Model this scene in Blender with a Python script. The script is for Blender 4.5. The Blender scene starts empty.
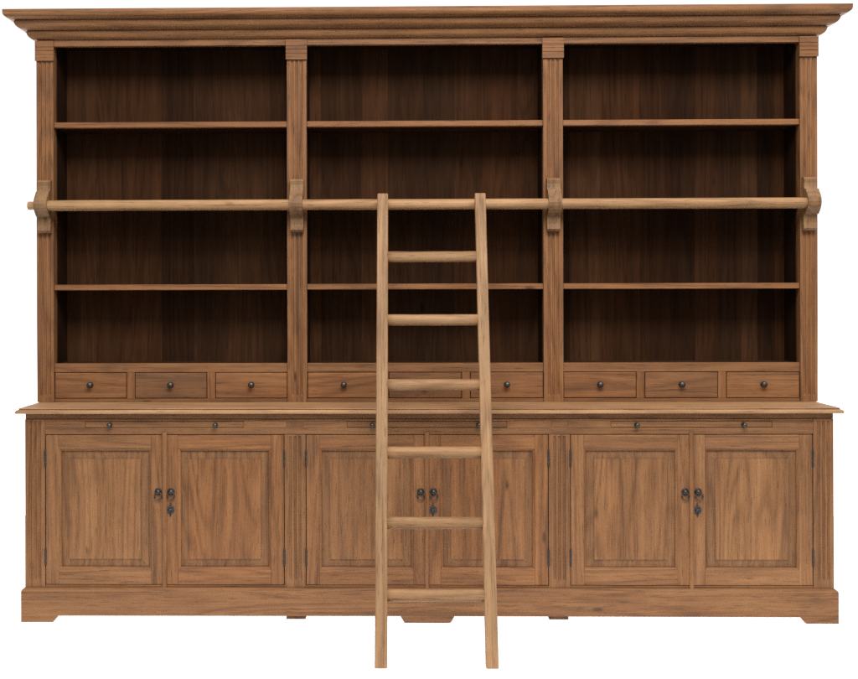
import bpy, bmesh, math, random
from mathutils import Vector, Matrix
random.seed(11)
C = bpy.context.scene.collection
PI = math.pi

# ------------------------------------------------------------------ materials
def nd(nt, typ, **kw):
    n = nt.nodes.new(typ)
    for k, v in kw.items():
        setattr(n, k, v)
    return n

def math_n(nt, op, a, b=None, clamp=False):
    n = nd(nt, 'ShaderNodeMath', operation=op, use_clamp=clamp)
    for i, v in enumerate((a, b)):
        if v is None: continue
        if isinstance(v, (int, float)): n.inputs[i].default_value = v
        else: nt.links.new(v, n.inputs[i])
    return n.outputs[0]

def mrange(nt, v, a, b, c=0.0, d=1.0, smooth=False):
    n = nd(nt, 'ShaderNodeMapRange', clamp=True)
    if smooth: n.interpolation_type = 'SMOOTHSTEP'
    nt.links.new(v, n.inputs[0])
    for i, x in zip((1, 2, 3, 4), (a, b, c, d)): n.inputs[i].default_value = x
    return n.outputs[0]

def vmul(nt, v, s):
    n = nd(nt, 'ShaderNodeVectorMath', operation='MULTIPLY')
    nt.links.new(v, n.inputs[0]); n.inputs[1].default_value = s
    return n.outputs[0]

def noise(nt, v, detail=3.0, rough=0.55, dist=0.0):
    n = nd(nt, 'ShaderNodeTexNoise')
    n.inputs['Scale'].default_value = 1.0
    n.inputs['Detail'].default_value = detail
    n.inputs['Roughness'].default_value = rough
    n.inputs['Distortion'].default_value = dist
    nt.links.new(v, n.inputs['Vector'])
    return n.outputs[0]

def mix(nt, fac, a, b, mode='MIX'):
    n = nd(nt, 'ShaderNodeMix', data_type='RGBA', blend_type=mode)
    n.clamp_factor = True
    for sock, v in ((n.inputs[0], fac), (n.inputs[6], a), (n.inputs[7], b)):
        if isinstance(v, (int, float)): sock.default_value = v
        elif isinstance(v, tuple): sock.default_value = (*v, 1) if len(v) == 3 else v
        else: nt.links.new(v, sock)
    return n.outputs[2]

def wood(name, dark, mid, light, grey, rough=0.6, contrast=1.0, knots=1.0, greyness=1.0, bump=0.35, spec=0.33):
    """Sawn reclaimed wood. Attribute 'grain' = (along, across, through) in metres with a random
    offset per board; attribute 'tone' = (value, greyness, redness) per board."""
    m = bpy.data.materials.new(name); m.use_nodes = True
    nt = m.node_tree; nt.nodes.clear()
    out = nd(nt, 'ShaderNodeOutputMaterial'); bs = nd(nt, 'ShaderNodeBsdfPrincipled')
    nt.links.new(bs.outputs[0], out.inputs[0])
    at = nd(nt, 'ShaderNodeAttribute', attribute_name='grain')
    tn = nd(nt, 'ShaderNodeAttribute', attribute_name='tone')
    g = at.outputs['Vector']
    sep = nd(nt, 'ShaderNodeSeparateXYZ'); nt.links.new(tn.outputs['Vector'], sep.inputs[0])
    val, gry, red = sep.outputs
    broad = noise(nt, vmul(nt, g, (0.8, 20, 20)), 6, 0.66)
    warp = noise(nt, vmul(nt, g, (0.55, 6.0, 6.0)), 1.6, 0.45, 0.15)
    ring = math_n(nt, 'SINE', math_n(nt, 'MULTIPLY', warp, 85.0))
    ring = math_n(nt, 'POWER', mrange(nt, ring, -1, 1), 2.2)
    fib = noise(nt, vmul(nt, g, (3.2, 170, 170)), 4, 0.7)
    t = math_n(nt, 'ADD', math_n(nt, 'MULTIPLY', broad, 0.62),
               math_n(nt, 'ADD', math_n(nt, 'MULTIPLY', fib, 0.52), math_n(nt, 'MULTIPLY', ring, -0.13)))
    t = mrange(nt, t, 0.54 - 0.27/contrast, 0.54 + 0.27/contrast)
    rp = nd(nt, 'ShaderNodeValToRGB'); nt.links.new(t, rp.inputs[0])
    e = rp.color_ramp.elements
    e[0].position = 0.0; e[0].color = (*dark, 1)
    e[1].position = 1.0; e[1].color = (*light, 1)
    k = e.new(0.5); k.color = (*mid, 1)
    col = rp.outputs[0]
    # redder boards
    col = mix(nt, red, col, mix(nt, 1.0, col, (1.07, 0.925, 0.79), 'MULTIPLY'))
    # greyed, weathered zones that follow the grain
    patch = mrange(nt, noise(nt, vmul(nt, g, (2.2, 7, 7)), 4, 0.6), 0.46, 0.72)
    gf = math_n(nt, 'MULTIPLY', math_n(nt, 'ADD', math_n(nt, 'MULTIPLY', patch, 0.45*greyness), gry), 1.0, True)
    col = mix(nt, gf, col, mix(nt, 0.75, grey, mix(nt, 1.0, col, (2.6, 2.6, 2.6), 'MULTIPLY'), 'MULTIPLY'))
    # short dark pores and cracks along the grain
    pore = mrange(nt, noise(nt, vmul(nt, g, (14, 240, 240)), 2, 0.5), 0.60, 0.71)
    col = mix(nt, math_n(nt, 'MULTIPLY', pore, 0.48), col, tuple(x*0.45 for x in dark))
    crack = mrange(nt, noise(nt, vmul(nt, g, (3.2, 90, 90)), 2, 0.5), 0.70, 0.755)
    col = mix(nt, math_n(nt, 'MULTIPLY', crack, 0.42), col, tuple(x*0.35 for x in dark))
    # knots
    vo = nd(nt, 'ShaderNodeTexVoronoi'); vo.inputs['Scale'].default_value = 1.0
    nt.links.new(vmul(nt, g, (5.5, 15, 15)), vo.inputs['Vector'])
    csep = nd(nt, 'ShaderNodeSeparateColor'); nt.links.new(vo.outputs['Color'], csep.inputs[0])
    kn = mrange(nt, vo.outputs['Distance'], 0.18, 0.05, smooth=True)
    kn = math_n(nt, 'MULTIPLY', kn, mrange(nt, csep.outputs[0], 0.88, 0.90))
    kn = math_n(nt, 'MULTIPLY', kn, mrange(nt, fib, 0.3, 0.6, 0.5, 1.0))
    col = mix(nt, math_n(nt, 'MULTIPLY', kn, 0.8*knots), col, tuple(x*0.30 for x in dark))
    # blotchy finish
    blot = noise(nt, vmul(nt, g, (7, 14, 14)), 4, 0.65)
    col = mix(nt, 1.0, col, mix(nt, mrange(nt, blot, 0.3, 0.7), (0.89, 0.88, 0.87), (1.09, 1.09, 1.08)), 'MULTIPLY')
    vc = nd(nt, 'ShaderNodeCombineXYZ')
    for i in range(3): nt.links.new(val, vc.inputs[i])
    col = mix(nt, 1.0, col, vc.outputs[0], 'MULTIPLY')
    nt.links.new(col, bs.inputs['Base Color'])
    nt.links.new(mrange(nt, fib, 0.25, 0.75, rough + 0.1, rough - 0.1), bs.inputs['Roughness'])
    bs.inputs['Specular IOR Level'].default_value = spec
    bp = nd(nt, 'ShaderNodeBump'); bp.inputs['Strength'].default_value = bump; bp.inputs['Distance'].default_value = 0.0015
    h = math_n(nt, 'SUBTRACT', math_n(nt, 'ADD', fib, math_n(nt, 'MULTIPLY', broad, 0.8)),
               math_n(nt, 'ADD', math_n(nt, 'MULTIPLY', pore, 0.6), crack))
    nt.links.new(h, bp.inputs['Height']); nt.links.new(bp.outputs[0], bs.inputs['Normal'])
    return m

GREY = (0.31, 0.220, 0.135)
M_wood = wood('aged_wood', (0.093, 0.0413, 0.0165), (0.235, 0.1095, 0.0430), (0.332, 0.179, 0.078), GREY, contrast=0.95, greyness=1.0, bump=0.6)
M_pale = wood('pale_wood', (0.156, 0.079, 0.034), (0.315, 0.176, 0.083), (0.434, 0.268, 0.142), (0.36, 0.33, 0.24), knots=0.8, contrast=1.0, bump=0.6)
M_top = wood('top_wood', (0.190, 0.095, 0.042), (0.375, 0.212, 0.105), (0.490, 0.310, 0.170), (0.36, 0.29, 0.19), knots=0.8)
M_dark = wood('stain_shade_wood', (0.021, 0.0082, 0.0034), (0.047, 0.0192, 0.0079), (0.082, 0.0355, 0.0150), (0.05, 0.036, 0.022), rough=0.8, contrast=0.85, greyness=0.35, bump=0.2, spec=0.08)  # inner wood: stain, plus the shade of the bays put into its colour

def iron():
    m = bpy.data.materials.new('dark_iron'); m.use_nodes = True
    nt = m.node_tree; bs = nt.nodes['Principled BSDF']
    tc = nd(nt, 'ShaderNodeTexCoord')
    n = noise(nt, vmul(nt, tc.outputs['Object'], (160, 160, 160)), 3, 0.6)
    nt.links.new(mix(nt, mrange(nt, n, 0.35, 0.7), (0.035, 0.033, 0.032), (0.13, 0.123, 0.117)), bs.inputs['Base Color'])
    nt.links.new(mrange(nt, n, 0.3, 0.7, 0.28, 0.5), bs.inputs['Roughness'])
    bs.inputs['Metallic'].default_value = 0.85
    return m
M_iron = iron()

def plain(name, col, rough=0.8):
    m = bpy.data.materials.new(name); m.use_nodes = True
    nt = m.node_tree; bs = nt.nodes['Principled BSDF']
    tc = nd(nt, 'ShaderNodeTexCoord')
    n = noise(nt, vmul(nt, tc.outputs['Object'], (60, 60, 60)), 3)
    nt.links.new(mix(nt, n, tuple(c*0.8 for c in col), tuple(c*1.2 for c in col)), bs.inputs['Base Color'])
    bs.inputs['Roughness'].default_value = rough
    return m
M_black = plain('black_iron', (0.022, 0.020, 0.019), 0.5)
M_hole = plain('keyhole_black', (0.006, 0.006, 0.006))

# ------------------------------------------------------------------ mesh builder
AX = {'x': (0, 1, 2), 'y': (1, 0, 2), 'z': (2, 0, 1)}
def tone(v=None, g=None, r=None):
    return (random.uniform(0.76, 1.14) if v is None else v,
            max(0.0, random.gauss(0.10, 0.13)) if g is None else g,
            random.uniform(0, 0.8) if r is None else r)

class MB:
    def __init__(s):
        s.bm = bmesh.new()
        s.gl = s.bm.loops.layers.float_vector.new('grain')
        s.tl = s.bm.loops.layers.float_vector.new('tone')
    def paint(s, faces, g='x', off=None, tn=None, mat=0, smooth=False):
        o = off or [random.uniform(-40, 40) for _ in range(3)]
        t = tn or tone(); a = AX[g]
        for f in faces:
            f.material_index = mat
            f.smooth = smooth
            for l in f.loops:
                co = l.vert.co
                l[s.gl] = (co[a[0]] + o[0], co[a[1]] + o[1], co[a[2]] + o[2])
                l[s.tl] = t
    def box(s, x0, x1, y0, y1, z0, z1, g='x', bev=0.0015, tn=None, mat=0, off=None, wob=0.0):
        r = bmesh.ops.create_cube(s.bm, size=1.0)
        vs = r['verts']
        for v in vs:
            v.co = ((x0+x1)/2 + v.co.x*(x1-x0), (y0+y1)/2 + v.co.y*(y1-y0), (z0+z1)/2 + v.co.z*(z1-z0))
        fs = set(f for v in vs for f in v.link_faces)
        if bev > 0:
            es = list(set(e for v in vs for e in v.link_edges))
            b = bmesh.ops.bevel(s.bm, geom=es, offset=bev, segments=1, affect='EDGES', profile=0.5)
            fs = set(f for f in fs if f.is_valid) | set(b['faces'])
            vs = list(set(v for f in fs for v in f.verts))
            fs = set(f for v in vs for f in v.link_faces)
        s.paint(fs, g, off, tn, mat)
        return vs
    def prism(s, pts, axis, a, b, g, tn=None, mat=0, smooth=False, off=None):
        """pts: 2D outline; axis 'x': pts are (y,z); 'y': pts are (x,z); 'z': pts are (x,y)."""
        def mk(p, t):
            return {'x': (t, p[0], p[1]), 'y': (p[0], t, p[1]), 'z': (p[0], p[1], t)}[axis]
        A = [s.bm.verts.new(mk(p, a)) for p in pts]; B = [s.bm.verts.new(mk(p, b)) for p in pts]
        n = len(pts); sides = [s.bm.faces.new((A[i], A[(i+1) % n], B[(i+1) % n], B[i])) for i in range(n)]
        caps = [s.bm.faces.new(A), s.bm.faces.new(list(reversed(B)))]
        o = off or [random.uniform(-40, 40) for _ in range(3)]; t = tn or tone()
        s.paint(sides, g, o, t, mat, smooth); s.paint(caps, g, o, t, mat)
        bmesh.ops.recalc_face_normals(s.bm, faces=sides + caps)
        return A + B
    def sweep(s, prof, xl, xr, yf, yb, tn=None, mat=0, cap=True, sm=()):
        """moulding profile (out, z) carried round left side, front, right side with mitred corners"""
        rows = []
        for p, z in prof:
            rows.append([s.bm.verts.new(c) for c in ((xl-p, yb, z), (xl-p, yf-p, z), (xr+p, yf-p, z), (xr+p, yb, z))])
        t = tn or tone(); allf = []
        for k, g in ((0, 'y'), (1, 'x'), (2, 'y')):
            fs = []
            for i in range(len(rows)-1):
                f = s.bm.faces.new((rows[i][k], rows[i][k+1], rows[i+1][k+1], rows[i+1][k])); fs.append(f)
            s.paint(fs, g, None, t, mat)
            allf += fs
        capf = []
        if cap:
            capf = [s.bm.faces.new(rows[-1]), s.bm.faces.new(list(reversed(rows[0])))]
            capf.append(s.bm.faces.new([r[0] for r in rows])); capf.append(s.bm.faces.new([r[3] for r in reversed(rows)]))
            s.paint(capf, 'x', None, t, mat)
        bmesh.ops.recalc_face_normals(s.bm, faces=allf + capf)
        return rows
    def rod(s, c0, axis, length, rad, seg=20, g=None, rings=None, tn=None, mat=0, sq=(1, 1), jit=0.0):
        """turned rod along an axis; rings = [(t, radius)]"""
        rings = rings or [(0, rad), (1, rad)]
        a = AX[axis]; R = []
        for t, r in rings:
            ring = []
            for k in range(seg):
                th = 2*PI*k/seg
                co = [0, 0, 0]
                co[a[0]] = c0[a[0]] + t*length
                co[a[1]] = c0[a[1]] + r*sq[0]*math.cos(th)
                co[a[2]] = c0[a[2]] + r*sq[1]*math.sin(th)
                ring.append(s.bm.verts.new(co))
            R.append(ring)
        fs = []
        for i in range(len(R)-1):
            for k in range(seg):
                fs.append(s.bm.faces.new((R[i][k], R[i][(k+1) % seg], R[i+1][(k+1) % seg], R[i+1][k])))
        caps = [s.bm.faces.new(R[0]), s.bm.faces.new(list(reversed(R[-1])))]
        o = [random.uniform(-40, 40) for _ in range(3)]; t = tn or tone()
        s.paint(fs, g or axis, o, t, mat, True); s.paint(caps, g or axis, o, t, mat)
        bmesh.ops.recalc_face_normals(s.bm, faces=fs + caps)
        return [v for r in R for v in r]
    def torus(s, c, R, r, seg=24, n=8, mat=0):
        """ring standing in the x-z plane"""
        V = [[s.bm.verts.new((c[0] + (R + r*math.cos(b))*math.cos(a), c[1] + r*math.sin(b), c[2] + (R + r*math.cos(b))*math.sin(a)))
              for b in (2*PI*j/n for j in range(n))] for a in (2*PI*i/seg for i in range(seg))]
        fs = [s.bm.faces.new((V[i][j], V[(i+1) % seg][j], V[(i+1) % seg][(j+1) % n], V[i][(j+1) % n])) for i in range(seg) for j in range(n)]
        s.paint(fs, 'x', None, (1, 0, 0), mat, True)
        bmesh.ops.recalc_face_normals(s.bm, faces=fs)
    def fluted(s, x0, x1, yf, yb, z0, z1, nfl=3, fw=0.012, pitch=0.02, depth=0.006, zf0=None, zf1=None, tn=None, margin=None):
        """board with round-ended flutes cut into its front"""
        xc = (x0+x1)/2; xs = [(x0, 0.0)]
        for i in range(nfl):
            c = xc + (i-(nfl-1)/2)*pitch
            for q in range(7):
                th = PI*q/6
                xs.append((c - fw/2*math.cos(th), depth*math.sin(th)))
        xs.append((x1, 0.0))
        zs = [(z0, 0), (zf0, 0), (zf0+0.002, .55), (zf0+0.006, .9), (zf0+0.010, 1), (zf1-0.010, 1), (zf1-0.006, .9), (zf1-0.002, .55), (zf1, 0), (z1, 0)]
        G = [[s.bm.verts.new((x, yf + d*f, z)) for x, d in xs] for z, f in zs]
        fs = []
        for i in range(len(G)-1):
            for k in range(len(xs)-1):
                fs.append(s.bm.faces.new((G[i][k], G[i][k+1], G[i+1][k+1], G[i+1][k])))
        b = [s.bm.verts.new(c) for c in ((x0, yb, z0), (x1, yb, z0), (x1, yb, z1), (x0, yb, z1))]
        fs.append(s.bm.faces.new([r[0] for r in G] + [b[3], b[0]]))
        fs.append(s.bm.faces.new([r[-1] for r in reversed(G)] + [b[1], b[2]]))
        fs.append(s.bm.faces.new(list(reversed(G[0])) + [b[0], b[1]]))
        fs.append(s.bm.faces.new(G[-1] + [b[2], b[3]]))
        fs.append(s.bm.faces.new(b))
        s.paint(fs, 'z', None, tn)
        bmesh.ops.recalc_face_normals(s.bm, faces=fs)
    def xform(s, M):
        bmesh.ops.transform(s.bm, matrix=M, verts=s.bm.verts)
    def build(s, name, mats, parent=None, loc=None):
        me = bpy.data.meshes.new(name)
        if loc is not None:                       # keep the origin at the part itself
            bmesh.ops.translate(s.bm, verts=s.bm.verts, vec=-Vector(loc))
        s.bm.to_mesh(me); s.bm.free()
        for m in (mats if isinstance(mats, (list, tuple)) else [mats]): me.materials.append(m)
        o = bpy.data.objects.new(name, me); C.objects.link(o)
        if parent is not None:
            o.parent = parent
        if loc is not None:
            o.location = Vector(loc) - (world(parent) if parent is not None else Vector((0, 0, 0)))
        elif parent is not None:
            o.location = -world(parent)
        return o
def world(o):
    v = Vector(o.location)
    while o.parent is not None:
        o = o.parent; v += Vector(o.location)
    return v

# ------------------------------------------------------------------ the bookcase
case = bpy.data.objects.new('bookcase', None); C.objects.link(case)
case['label'] = 'wide reclaimed wood library bookcase with open shelves above small drawers and six panelled doors'
case['category'] = 'bookcase'

YB = 0.60                                     # back of the bookcase
CX, CZ = 1.626, 0.838                         # half width and top of the lower carcass
YF = 0.03                                     # face of the lower carcass
BAYS = [(-1.545, -0.574), (-0.489, 0.489), (0.574, 1.545)]

# lower carcass: sides, back, floor
for sx in (-1, 1):
    b = MB()
    for i in range(3):
        y0 = YF + 0.0225 + i*(YB-YF-0.0225)/3
        b.box(*sorted((sx*(CX-0.001), sx*(CX-0.024))), y0, y0 + (YB-YF-0.0225)/3, 0.03, CZ, 'z')
    b.build('side_panel', M_wood, case)
b = MB(); x = -1.60
while x < 1.60:
    w = min(random.uniform(0.1, 0.16), 1.6-x); b.box(x, x+w-0.0002, YB-0.014, YB, 0.05, CZ, 'z', bev=0.0005); x += w
b.build('back_panel', M_wood, case)
b = MB(); b.box(-1.60, 1.60, 0.07, YB-0.016, 0.112, 0.130, 'x'); b.build('bottom_board', M_wood, case)

# posts with flutes
for x0, x1, z1, pg in ((-CX, -1.545, 0.8145, .18), (-0.574, -0.489, 0.752, .22), (0.489, 0.574, 0.752, .5), (1.545, CX, 0.8145, .38)):
    b = MB()
    b.fluted(x0, x1, YF, YF+0.022, 0.126, z1, 3, 0.011, 0.019, 0.0062, 0.166, z1-0.006, tn=(random.uniform(.9, 1.0), pg, random.uniform(.1, .4)))
    b.build('post', M_wood, case)

# top rail: three strips per bay so that the pull-out tray sits in a real slot
b = MB(); tn = tone(0.92, 0.15, 0.3)
b.box(-1.6255, 1.6255, YF+0.0015, YF+0.026, 0.8155, CZ, 'x', tn=tone(0.90, 0.1, 0.3))          # set-back strip below the countertop
b.box(-1.5445, 1.5445, YF, YF+0.022, 0.752+0.0012, 0.7795, 'x', tn=tn)
b.box(-1.5445, 1.5445, YF, YF+0.022, 0.8065, 0.8145, 'x', tn=tn)
TR = [(-1.060-0.324, -1.060+0.324), (-0.324, 0.324), (1.060-0.324, 1.060+0.324)]
xs = [-1.5445] + [v for t in TR for v in t] + [1.5445]
for i in range(0, 8, 2):
    if i in (2, 4):                                           # post head let into the rail as a short darker piece
        s0, s1 = (-0.567, -0.500) if i == 2 else (0.500, 0.567)
        b.box(xs[i]-0.002, s0, YF, YF+0.022, 0.7795, 0.8065, 'x', bev=0.0006, tn=tone(0.98, .1, .3))
        b.box(s0, s1, YF+0.001, YF+0.022, 0.7795, 0.8065, 'z' if i == 2 else 'x', bev=0.0006, tn=tone(0.72, .1, .5))
        b.box(s1, xs[i+1]+0.002, YF, YF+0.022, 0.7795, 0.8065, 'x', bev=0.0006, tn=tone(0.98, .1, .3))
    else:
        b.box(xs[i]-(0 if i == 0 else 0.002), xs[i+1]+(0.002 if i < 6 else 0), YF, YF+0.022, 0.7795, 0.8065, 'x', bev=0.0006, tn=tone(0.97, .1, .35))
b.build('top_rail', M_wood, case)
b = MB(); b.box(-1.5445, 1.5445, YF+0.001, YF+0.022, 0.1255, 0.1452, 'x', tn=tone(0.82, 0.1, 0.5)); b.build('bottom_rail', M_wood, case)

def knob(parent, x, y, z, r=0.0125):
    b = MB()
    prof = [(0, r*1.0), (0.10, r*1.0), (0.16, r*0.55), (0.42, r*0.42), (0.5, r*0.72), (0.62, r*1.0), (0.78, r*1.0), (0.9, r*0.75), (1.0, r*0.18)]
    b.rod((x, y, z), 'y', -0.026, r, 18, rings=prof, tn=(1, 0, 0))
    return b.build('knob', M_iron, parent, loc=(x, y, z))

# pull-out trays
for x0, x1 in TR:
    b = MB()
    b.box(x0+0.003, x1-0.003, YF+0.0015, YF+0.32, 0.7815, 0.8045, 'x', tn=tone(0.95, 0.12, 0.2), bev=0.001)
    t = b.build('pull_out_tray', M_wood, case, loc=((x0+x1)/2, YF, 0.793))
    for s in (-1, 1): knob(t, (x0+x1)/2 + s*0.2135 - 0.006, YF+0.001, 0.791, 0.0095)

# doors
DZ0, DZ1 = 0.1472, 0.7505
def planks(b, x0, x1, fn, n, base):
    """vertical planks of unequal width; fn(xa, xb, tone) builds one"""
    cuts = sorted(random.uniform(0.2, 0.8) for _ in range(n-1)) if n > 1 else []
    if n == 3: cuts = [random.uniform(0.25, 0.42), random.uniform(0.58, 0.78)]
    xs_ = [x0] + [x0+(x1-x0)*c for c in cuts] + [x1]
    for a, c in zip(xs_[:-1], xs_[1:]): fn(a, c)

def door(x0, x1, hinge_left, plate, nplank, tn0, lab=None):
    xc = (x0+x1)/2
    y0 = YF + random.uniform(-0.0008, 0.0008); T = 0.021
    SW, TW, BW = 0.053, 0.056, 0.061
    d = MB()
    jt = lambda: tone(tn0[0]*random.uniform(0.92, 1.06), tn0[1]*random.uniform(0.4, 1.8), tn0[2])
    d.box(x0, x0+SW, y0, y0+T, DZ0, DZ1, 'z', tn=jt(), bev=0.0014)
    d.box(x1-SW, x1, y0, y0+T, DZ0, DZ1, 'z', tn=jt(), bev=0.0014)
    d.box(x0+SW, x1-SW, y0+0.0002, y0+T, DZ1-TW, DZ1, 'x', tn=jt(), bev=0.0008)
    d.box(x0+SW, x1-SW, y0+0.0002, y0+T, DZ0, DZ0+BW, 'x', tn=jt(), bev=0.0008)
    # sloped inner edge (moulding) of the frame
    ix0, ix1, iz0, iz1 = x0+SW, x1-SW, DZ0+BW, DZ1-TW; q = 0.0085; yq = y0+0.0080
    O = [(ix0, iz0), (ix1, iz0), (ix1, iz1), (ix0, iz1)]; I = [(ix0+q, iz0+q), (ix1-q, iz0+q), (ix1-q, iz1-q), (ix0+q, iz1-q)]
    vo = [d.bm.verts.new((p[0], y0+0.0009, p[1])) for p in O]; vi = [d.bm.verts.new((p[0], yq, p[1])) for p in I]
    vb = [d.bm.verts.new((p[0], y0+0.0152, p[1])) for p in I]
    for k in range(4):
        f = d.bm.faces.new((vo[k], vo[(k+1) % 4], vi[(k+1) % 4], vi[k])); f2 = d.bm.faces.new((vi[k], vi[(k+1) % 4], vb[(k+1) % 4], vb[k]))
        d.paint([f, f2], 'x' if k % 2 == 0 else 'z', None, jt())
        bmesh.ops.recalc_face_normals(d.bm, faces=[f, f2])
        for ff in (f, f2):
            c = ff.calc_center_median()
            if ff.normal.y > 0 or (abs(ff.normal.y) < 0.2 and ff.normal.dot(Vector((xc, 0, (iz0+iz1)/2)) - c) < 0): ff.normal_flip()
    do = d.build('door', M_wood, case, loc=(xc, y0, (DZ0+DZ1)/2))
    if lab: do['label'] = lab
    # raised panel: sloped border, small step, flat field made of planks
    p = MB(); px0, px1, pz0, pz1 = ix0+q*0.6, ix1-q*0.6, iz0+q*0.6, iz1-q*0.6
    w = 0.036; yl = y0+0.0148; yt = y0+0.0085; st = y0+0.0045
    bt = (tn0[0]*0.89, min(1, tn0[1]+0.28), tn0[2]*0.3)
    O = [(px0, pz0), (px1, pz0), (px1, pz1), (px0, pz1)]; I = [(px0+w, pz0+w), (px1-w, pz0+w), (px1-w, pz1-w), (px0+w, pz1-w)]
    vo = [p.bm.verts.new((a, yl, c)) for a, c in O]; vi = [p.bm.verts.new((a, yt, c)) for a, c in I]; vs = [p.bm.verts.new((a, st, c)) for a, c in I]
    po = [random.uniform(-40, 40) for _ in range(3)]
    for k in range(4):
        fs = [p.bm.faces.new((vo[k], vo[(k+1) % 4], vi[(k+1) % 4], vi[k])), p.bm.faces.new((vi[k], vi[(k+1) % 4], vs[(k+1) % 4], vs[k]))]
        p.paint(fs, 'z', po, (bt[0]*random.uniform(0.95, 1.05), bt[1]*random.uniform(0.5, 1.2), bt[2]))
    fx0, fx1, fz0, fz1 = px0+w, px1-w, pz0+w, pz1-w
    def fld(a, c):
        f = p.bm.faces.new([p.bm.verts.new(v) for v in ((a, st, fz0), (c, st, fz0), (c, st, fz1), (a, st, fz1))])
        p.paint([f], 'z', po, (tn0[0]*random.uniform(0.93, 1.08), tn0[1]*random.uniform(0, 1.2), tn0[2]*random.uniform(0.6, 1.2)))
    planks(p, fx0, fx1, fld, nplank, tn0)
    f = p.bm.faces.new([p.bm.verts.new(v) for v in ((px1, y0+T-0.001, pz0), (px0, y0+T-0.001, pz0), (px0, y0+T-0.001, pz1), (px1, y0+T-0.001, pz1))])
    p.paint([f], 'z')
    for ff in p.bm.faces:
        ff.normal_update()
        if ff is not f and ff.normal.y > 0: ff.normal_flip()
    p.build('door_panel', M_wood, do)
    # hinges: two slim iron knuckles in the gap
    hx = x0-0.0015 if hinge_left else x1+0.0015
    for zc in (0.656, 0.258):
        h = MB()
        h.rod((hx, y0-0.001, zc-0.034), 'z', 0.068, 0.0040, 10, rings=[(0, .0026), (.03, .0042), (.33, .0042), (.34, .0034), (.36, .0042), (.64, .0042), (.66, .0034), (.68, .0042), (.97, .0042), (1, .0026)], tn=(1, 0, 0))
        h.build('hinge', M_black, do, loc=(hx, y0, zc))
    # ring pull
    rx = (x1-0.024) if hinge_left else (x0+0.024); rz = 0.522
    r = MB()
    r.rod((rx, y0, rz), 'y', -0.015, 0.014, 22, rings=[(0, .0145), (.14, .0145), (.22, .0125), (.4, .0105), (.65, .0092), (.85, .0066), (1, .0015)], tn=(1, 0, 0))
    rp = r.build('ring_pull', M_iron, do, loc=(rx, y0, rz))
    r = rp.data
    bm2 = bmesh.new(); bm2.from_mesh(r)
    tt = MB(); tt.torus((random.uniform(-.0025, .0025), -0.0075 + random.uniform(-.001, .001), -0.0165), 0.0150, 0.0024)
    tmp = bpy.data.meshes.new('tmp'); tt.bm.to_mesh(tmp); tt.bm.free(); bm2.from_mesh(tmp); bm2.to_mesh(r); bm2.free(); bpy.data.meshes.remove(tmp)
    if plate:
        ez = 0.449; ex = rx - 0.003
        k = MB(); half = [(0, .028), (.004, .0225), (.0028, .0165), (.009, .0135), (.0155, .006), (.0165, 0), (.0150, -.007), (.009, -.0135), (.0028, -.0165), (.004, -.0225), (0, -.028)]
        out = half + [(-a, c) for a, c in half[-2:0:-1]]
        k.prism([(ex+a, ez+c) for a, c in out], 'y', y0-0.0028, y0+0.0003, 'x', tn=(1, 0, 0))
        k.rod((ex-0.001, y0-0.0028, ez-0.001), 'y', -0.007, 0.006, 16, rings=[(0, .0078), (.4, .0072), (.8, .0045), (1, .001)], tn=(1, 0, 0))
        k.prism([(ex-.0016, ez-.019), (ex+.0016, ez-.019), (ex+.0022, ez-.010), (ex-.0022, ez-.010)], 'y', y0-0.0032, y0-0.0020, 'x', tn=(1, 0, 0), mat=1)
        k.build('keyhole_plate', [M_iron, M_hole], do, loc=(ex, y0, ez))
    return do

specs = [[(1.06, .06, .25, 3), (1.00, .04, .75, 1)], [(0.98, .10, .6, 1), (0.99, .06, .75, 2)], [(1.03, .10, .35, 3), (1.08, .10, .2, 3)]]
for (b0, b1), sp in zip(BAYS, specs):
    mc = (b0+b1)/2
    door(b0+0.003, mc-0.0022, True, False, sp[0][3], sp[0][:3])
    door(mc+0.0022, b1-0.003, False, True, sp[1][3], sp[1][:3])
    d = MB()                                   # half-round cover bead where the doors meet
    prof = [(mc-0.0095, YF-0.0012), (mc-0.0088, YF-0.0055), (mc-0.005, YF-0.0092), (mc, YF-0.0105), (mc+0.005, YF-0.0092), (mc+0.0088, YF-0.0055), (mc+0.0095, YF-0.0012)]
    d.prism(prof, 'z', 0.1262, 0.7625, 'z', tn=tone(0.98, .1, .4))
    d.build('cover_bead', M_wood, case)

# plinth with bracket feet cut out of the front board
PXW = 1.637
b = MB(); t = tone(0.93, .10, .42)
zt = 0.1235; za = 0.0262
out = [(-PXW, 0), (-1.509, 0), (-1.486, za), (-0.108, za+.001), (-0.092, 0.0), (0.086, 0.0), (0.094, .003), (0.108, za+.001), (1.486, za), (1.509, 0), (PXW, 0), (PXW, zt), (-PXW, zt)]
b.prism(out, 'y', 0.010, 0.032, 'x', tn=t)
for sx in (-1, 1):
    o = [(0.032, 0), (0.13, 0), (0.155, za), (YB-0.125, za), (YB-0.1, 0), (YB, 0), (YB, zt), (0.032, zt)]
    b.prism(o, 'x', *sorted((sx*PXW, sx*(PXW-0.022))), 'y', tn=t)
b.sweep([(0.0, zt), (-0.002, zt+.005), (-0.0075, zt+.010), (-0.0115, zt+.0125), (-0.022, zt+.0125)], -PXW, PXW, 0.010, YB-0.001, tn=tone(0.99, .12, .35), cap=False)
b.build('plinth', M_wood, case)
for xc in (-0.532, 0.532):
    b = MB(); b.box(xc-0.039, xc+0.039, 0.06, 0.14, 0.0, 0.112, 'z', tn=tone(0.6, .1, .4)); b.build('support_leg', M_wood, case)

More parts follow.
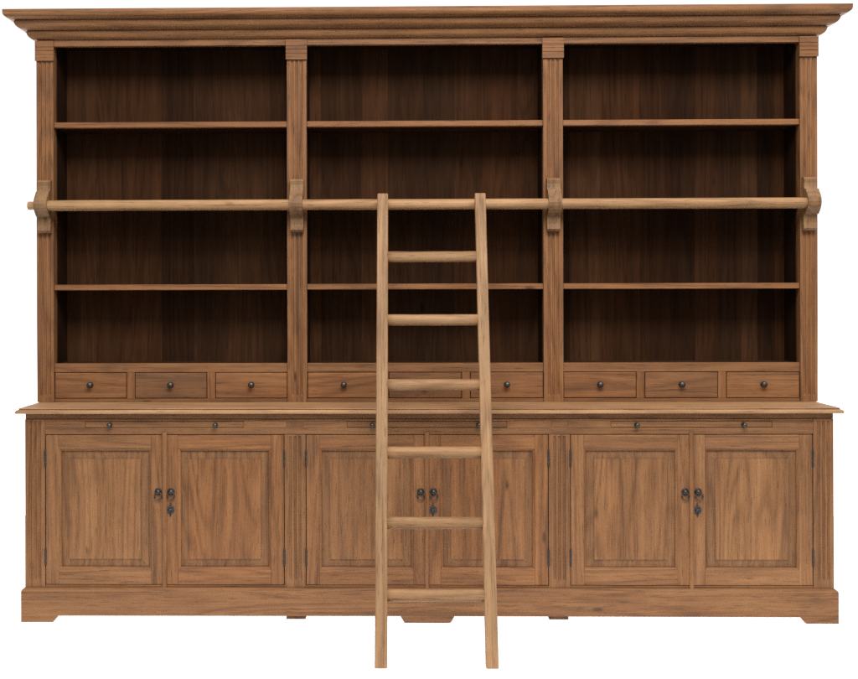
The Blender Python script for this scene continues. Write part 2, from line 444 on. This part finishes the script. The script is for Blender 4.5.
# countertop
b = MB(); zc = 0.860
b.sweep([(-0.030, 0.8385), (-0.003, 0.8385), (-0.0008, 0.8395), (0.0, 0.842), (0.0002, 0.8455), (-0.0015, 0.8500), (-0.0055, 0.8533), (-0.0080, 0.8543), (-0.0135, 0.8543), (-0.0135, 0.8568), (-0.0085, 0.8570), (-0.0087, 0.8590), (-0.0100, zc)],
        -1.658, 1.658, 0.0, YB, tn=tone(1.02, .05, .2))
b.build('countertop', M_top, case)

# ------------------------------------------------------------------ upper part
YI = 0.485; UX = 1.654; UY = 0.280; PF = 0.272
UB = [(-1.582, -0.5846), (-0.5018, 0.5018), (0.5846, 1.582)]
ZT = 2.376; ZU = 0.8606
# sides and dividers: light outside, inside stained, with shade put into its colour
for sx in (-1, 1):
    b = MB()
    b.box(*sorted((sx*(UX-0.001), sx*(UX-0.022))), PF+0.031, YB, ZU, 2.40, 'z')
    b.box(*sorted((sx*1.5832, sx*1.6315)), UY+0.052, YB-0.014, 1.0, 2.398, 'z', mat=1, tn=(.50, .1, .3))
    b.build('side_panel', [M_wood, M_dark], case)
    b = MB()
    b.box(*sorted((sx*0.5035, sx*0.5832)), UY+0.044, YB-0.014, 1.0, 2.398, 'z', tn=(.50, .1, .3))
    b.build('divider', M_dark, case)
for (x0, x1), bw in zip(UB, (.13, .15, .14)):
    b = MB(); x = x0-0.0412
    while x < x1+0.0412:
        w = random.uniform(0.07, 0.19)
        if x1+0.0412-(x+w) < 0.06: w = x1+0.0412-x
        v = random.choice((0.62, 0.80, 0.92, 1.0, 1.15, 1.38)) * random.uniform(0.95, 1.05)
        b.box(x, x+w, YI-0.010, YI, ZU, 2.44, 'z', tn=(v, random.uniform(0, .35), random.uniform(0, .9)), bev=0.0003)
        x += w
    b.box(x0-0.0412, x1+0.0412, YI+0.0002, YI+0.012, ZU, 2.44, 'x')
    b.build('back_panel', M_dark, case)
# pilasters with capitals
for x0, x1, n in ((-UX, -1.582, 3), (-0.5846, -0.5018, 3), (0.5018, 0.5846, 3), (1.582, UX, 3)):
    b = MB()
    b.fluted(x0, x1, PF, PF+0.030, ZU, 2.400, 3, 0.0105, 0.0185, 0.0050, 0.885, 2.311, tn=tone(0.95, .08, .55))
    b.box(x0+0.0015, x1-0.0015, PF+0.0302, PF+0.055, 1.0, 2.399, 'z', tn=tone(0.80, .1, .35))
    po = b.build('pilaster', M_wood, case, loc=((x0+x1)/2, PF, 1.63))
    b = MB(); g0, g1, t = x0-0.0035, x1+0.0035, tone(0.93, .10, .5)
    yc = PF-0.009
    prof = [(PF+0.0, 2.314), (yc, 2.314)]
    for zc_ in (2.339, 2.355, 2.371):
        prof += [(yc, zc_-.0024), (yc+.0020, zc_-.0010), (yc+.0020, zc_+.0010), (yc, zc_+.0024)]
    prof += [(yc, 2.3985), (PF, 2.3985)]
    b.prism(prof, 'x', g0, g1, 'x', tn=t)
    b.build('capital', M_wood, po)
# header board above the openings
b = MB(); b.box(-1.652, 1.652, PF+0.0012, PF+0.026, ZT, 2.4025, 'x', tn=tone(0.95, .15, .3))
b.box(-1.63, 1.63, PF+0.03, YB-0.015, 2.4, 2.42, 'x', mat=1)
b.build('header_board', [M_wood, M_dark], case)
# crown
def ovolo(p0, z0, p1, z1, n=6):
    return [(p0 + (p1-p0)*math.sin(PI/2*k/n), z0 + (z1-z0)*(1-math.cos(PI/2*k/n))) for k in range(n+1)]
b = MB(); zb = 2.4025
prof = [(-0.02, zb), (0.002, zb)] + ovolo(0.004, zb+.001, 0.034, zb+.030)[0:] + [(0.0345, zb+.0330), (0.0310, zb+.0335), (0.0310, zb+.0372), (0.0415, zb+.0375)] \
     + ovolo(0.043, zb+.0385, 0.074, zb+.066) + [(0.0745, zb+.0690), (0.0710, zb+.0695), (0.0710, zb+.0732), (0.0815, zb+.0735)] \
     + ovolo(0.083, zb+.0745, 0.110, zb+.094) + [(0.1105, zb+.1075), (0.1095, zb+.1090), (0.098, zb+.1092)]
b.sweep(prof, -UX, UX, UY, YB, tn=tone(1.16, .12, .25))
b.build('crown_moulding', M_wood, case)
# shelves
for x0, x1 in UB:
    for zc_ in (2.041, 1.699, 1.349):
        b = MB(); tw = random.uniform(-0.001, 0.001)
        b.box(x0+0.0006, x1-0.0006, PF+0.006, PF+0.034, zc_-0.012+tw, zc_+0.012+tw, 'x', tn=tone(random.uniform(.95, 1.08), .05, .75), bev=0.002)
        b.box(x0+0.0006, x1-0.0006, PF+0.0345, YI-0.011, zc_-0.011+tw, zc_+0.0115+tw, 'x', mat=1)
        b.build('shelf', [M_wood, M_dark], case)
    b = MB()
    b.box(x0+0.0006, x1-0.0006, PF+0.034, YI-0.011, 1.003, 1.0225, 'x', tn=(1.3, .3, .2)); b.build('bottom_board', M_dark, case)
# drawer bank
ZD0, ZD1 = 0.8745, 0.9865
labs = {(0, 1): 'grey weathered drawer front'}
for bi, (x0, x1) in enumerate(UB):
    b = MB()
    b.box(x0+0.0003, x1-0.0003, UY, UY+0.026, ZD1, 1.0245, 'x', tn=tone(0.95, .08, .4))
    b.box(x0+0.0003, x1-0.0003, UY, UY+0.026, ZU, ZD0, 'x', tn=tone(0.80, .05, .8))
    W = x1-x0; dv = 0.034; dw = (W-2*dv)/3
    for k in (1, 2):
        xa = x0 + k*dw + (k-1)*dv
        b.box(xa, xa+dv, UY+0.0004, UY+0.026, ZD0, ZD1, 'z', tn=tone(0.98, .05, .6))
    b.build('drawer_frame', M_wood, case)
    for k in range(3):
        xa = x0 + k*(dw+dv)
        b = MB(); dy = random.uniform(-0.0012, 0.0006)
        tn = tone(random.uniform(.94, 1.08), random.uniform(0, .12), random.uniform(.3, .8))
        if (bi, k) == (0, 1): tn = (0.82, .55, .1)
        if (bi, k) == (1, 1): tn = (0.82, .25, .4)
        if (bi, k) == (2, 1): tn = (0.95, .22, .3)
        b.box(xa+0.0028, xa+dw-0.0028, UY+dy, UY+0.25, ZD0+0.0026, ZD1-0.0026, 'x', tn=tn, bev=0.0018)
        d = b.build('drawer', M_wood, case, loc=(xa+dw/2, UY, (ZD0+ZD1)/2))
        if (bi, k) in labs: d['label'] = labs[(bi, k)]
        knob(d, xa+dw/2, UY+dy+0.0005, 0.933, 0.0125)
# ladder rail on four shaped brackets
RZ, RY = 1.6935, 0.218
b = MB(); RL = 1.672+1.622
rings = [(0, .0165), (.0006, .0175), (.010, .0180), (.0112, .0222), (.013, .0226)] + [(i/40, .0224 + random.uniform(-.0004, .0004)) for i in range(1, 40)] + [(1, .0224)]
b.rod((-1.672, RY, RZ), 'x', RL, .0224, 24, rings=rings, tn=tone(1.20, .03, .15))
b.build('ladder_rail', M_pale, case)
for xc in (-1.614, -0.541, 0.541, 1.614):
    b = MB(); P = PF - 0.0005
    prof = [(P, 1.580), (P-.022, 1.582), (P-.030, 1.590), (P-.027, 1.612), (P-.030, 1.636), (P-.034, 1.647), (P-.046, 1.6478),
            (P-.058, 1.656), (P-.071, 1.669), (P-.080, 1.684), (P-.083, 1.699), (P-.080, 1.714), (P-.070, 1.729), (P-.058, 1.741), (P-.050, 1.7535), (P-.034, 1.7545),
            (P-.030, 1.766), (P-.028, 1.780), (P-.030, 1.796), (P-.024, 1.804), (P, 1.805)]
    vs = b.prism(prof, 'x', xc-0.0272, xc+0.0272, 'z', tn=tone(0.72, .22, .6))
    b.build('rail_bracket', M_pale, case)

# ------------------------------------------------------------------ the ladder
lad = bpy.data.objects.new('ladder', None); C.objects.link(lad)
lad['label'] = 'pale wooden ladder with six rungs leaning on the rail in front of the bookcase'
lad['category'] = 'ladder'
lad.location = (0.014, -0.525, 0)
Pb, Pt = Vector((0, -0.525, 0.0)), Vector((0, 0.158, 1.728))
lean = math.atan2(Pt.y-Pb.y, Pt.z-Pb.z); L = (Pt-Pb).length
def on_lean(M=Matrix()):
    return Matrix.Translation(Pb) @ Matrix.Rotation(-lean, 4, 'X') @ M
for xb, xt in ((-0.182, -0.180), (0.210, 0.222)):
    b = MB(); ext = 0.036*math.tan(lean)
    vs = b.box(-0.0220, 0.0220, -0.017, 0.017, -0.02, L, 'z', bev=0.003, tn=tone(1.0 if xb < 0 else 1.06, .10, .15))
    sh = Matrix.Rotation(math.atan2(xt-xb, L), 4, 'Y')
    b.xform(Matrix.Translation((xb+0.003, 0, 0)) @ on_lean(sh))
    g = bmesh.ops.bisect_plane(b.bm, geom=b.bm.verts[:]+b.bm.edges[:]+b.bm.faces[:], plane_co=(0, 0, 0.0005), plane_no=(0, 0, -1), clear_outer=True)
    es = [e for e in g['geom_cut'] if isinstance(e, bmesh.types.BMEdge)]
    fr = bmesh.ops.contextual_create(b.bm, geom=es)
    b.paint(fr['faces'], 'z')
    b.build('stile', M_pale, lad)
for z in (1.468, 1.2147, 0.966, 0.718, 0.471, 0.229):
    s = z/(Pt.z-Pb.z); c = Pb.lerp(Pt, s)
    xl = -0.182+0.002*s+0.003+0.019; xr = 0.210+0.012*s+0.003-0.019
    b = MB(); w = xr-xl
    rings = [(i/12, .0222*(1+random.uniform(-.018, .018))) for i in range(13)]
    b.rod((xl, 0, 0), 'x', w, .0222, 22, rings=rings, tn=tone(random.uniform(.92, 1.04), .05, random.uniform(.1, .5)), sq=(.78, 1))
    b.xform(Matrix.Translation(c) @ Matrix.Rotation(-lean*0.5, 4, 'X') )
    b.build('rung', M_pale, lad)

# ------------------------------------------------------------------ white floor: added translucent sheet, lit through from below so no shadows show
m = bpy.data.materials.new('lit_through_white'); m.use_nodes = True
nt = m.node_tree; nt.nodes.clear()
o_ = nd(nt, 'ShaderNodeOutputMaterial'); tr = nd(nt, 'ShaderNodeBsdfTranslucent'); df = nd(nt, 'ShaderNodeBsdfDiffuse'); ms = nd(nt, 'ShaderNodeMixShader')
tr.inputs[0].default_value = (.92, .92, .92, 1); df.inputs[0].default_value = (.9, .9, .9, 1); ms.inputs[0].default_value = 0.35
nt.links.new(tr.outputs[0], ms.inputs[1]); nt.links.new(df.outputs[0], ms.inputs[2]); nt.links.new(ms.outputs[0], o_.inputs[0])
me = bpy.data.meshes.new('floor')
me.from_pydata([(-4, -0.72, 0), (4, -0.72, 0), (4, 2.2, 0), (-4, 2.2, 0)], [], [(0, 1, 2, 3)])
me.materials.append(m)
fl = bpy.data.objects.new('floor', me); C.objects.link(fl); fl['kind'] = 'structure'

# ------------------------------------------------------------------ light
w = bpy.data.worlds.new('World'); bpy.context.scene.world = w; w.use_nodes = True
nt = w.node_tree; nt.nodes.clear()
wo = nd(nt, 'ShaderNodeOutputWorld'); bg = nd(nt, 'ShaderNodeBackground'); nt.links.new(bg.outputs[0], wo.inputs[0])
tc = nd(nt, 'ShaderNodeTexCoord'); sp = nd(nt, 'ShaderNodeSeparateXYZ'); nt.links.new(tc.outputs['Generated'], sp.inputs[0])
back = mrange(nt, sp.outputs[1], -0.02, 0.10, smooth=True)
front = mrange(nt, sp.outputs[2], -0.30, 0.5, 0.14, 0.78)
rear = mrange(nt, sp.outputs[2], -0.12, -0.02, 3.8, 1.15)
val = nd(nt, 'ShaderNodeMix', data_type='FLOAT')
nt.links.new(back, val.inputs[0]); nt.links.new(front, val.inputs[2]); nt.links.new(rear, val.inputs[3])
nt.links.new(val.outputs[0], bg.inputs[0])
bg.inputs[1].default_value = 1.0

la = bpy.data.lights.new('softbox', 'AREA'); la.shape = 'RECTANGLE'; la.size = 4.0; la.size_y = 1.8; la.energy = 270; la.color = (1.0, .97, .93)
lo = bpy.data.objects.new('softbox', la); C.objects.link(lo); lo.location = (0.5, -3.3, 4.8)
lo.rotation_euler = (Vector((0, 0.2, 1.2)) - Vector(lo.location)).to_track_quat('-Z', 'Y').to_euler()

fa = bpy.data.lights.new('low_fill', 'AREA'); fa.shape = 'RECTANGLE'; fa.size = 4.5; fa.size_y = 0.8; fa.energy = 13; fa.color = (1.0, .97, .93)  # added fill lamp without a seen source, lifts undersides and crown
fo = bpy.data.objects.new('low_fill', fa); C.objects.link(fo); fo.location = (0.1, -2.6, 0.1)
fo.rotation_euler = (Vector((0, 0.2, 1.7)) - Vector(fo.location)).to_track_quat('-Z', 'Y').to_euler()

# ------------------------------------------------------------------ camera
cam = bpy.data.cameras.new('camera'); co = bpy.data.objects.new('camera', cam); C.objects.link(co)
yaw, roll = math.radians(0.93), 0.0025
R0 = Vector((math.cos(yaw), math.sin(yaw), 0)); F = Vector((-math.sin(yaw), math.cos(yaw), 0)); U0 = Vector((0, 0, 1))
R = R0*math.cos(roll) - U0*math.sin(roll); U = U0*math.cos(roll) + R0*math.sin(roll)
M = Matrix((R, U, -F)).transposed().to_4x4(); M.translation = (-0.122, -4.5, 1.314)
co.matrix_world = M
cam.sensor_width = 36; cam.sensor_fit = 'HORIZONTAL'; cam.lens = 1125*36/858
cam.shift_x = (429-378)/858; cam.shift_y = -(339.5-295)/858
cam.clip_start = 0.1; cam.clip_end = 100
S = bpy.context.scene; S.camera = co
S.view_settings.view_transform = 'Standard'; S.view_settings.look = 'None'; S.view_settings.exposure = 0; S.view_settings.gamma = 1
S.render.engine = 'CYCLES'; S.cycles.use_adaptive_sampling = False; S.cycles.use_denoising = False; S.cycles.denoiser = 'OPENIMAGEDENOISE'; S.cycles.denoising_prefilter = 'NONE'; S.cycles.denoising_input_passes = 'RGB_ALBEDO'
S.cycles.max_bounces = 8; S.cycles.diffuse_bounces = 5
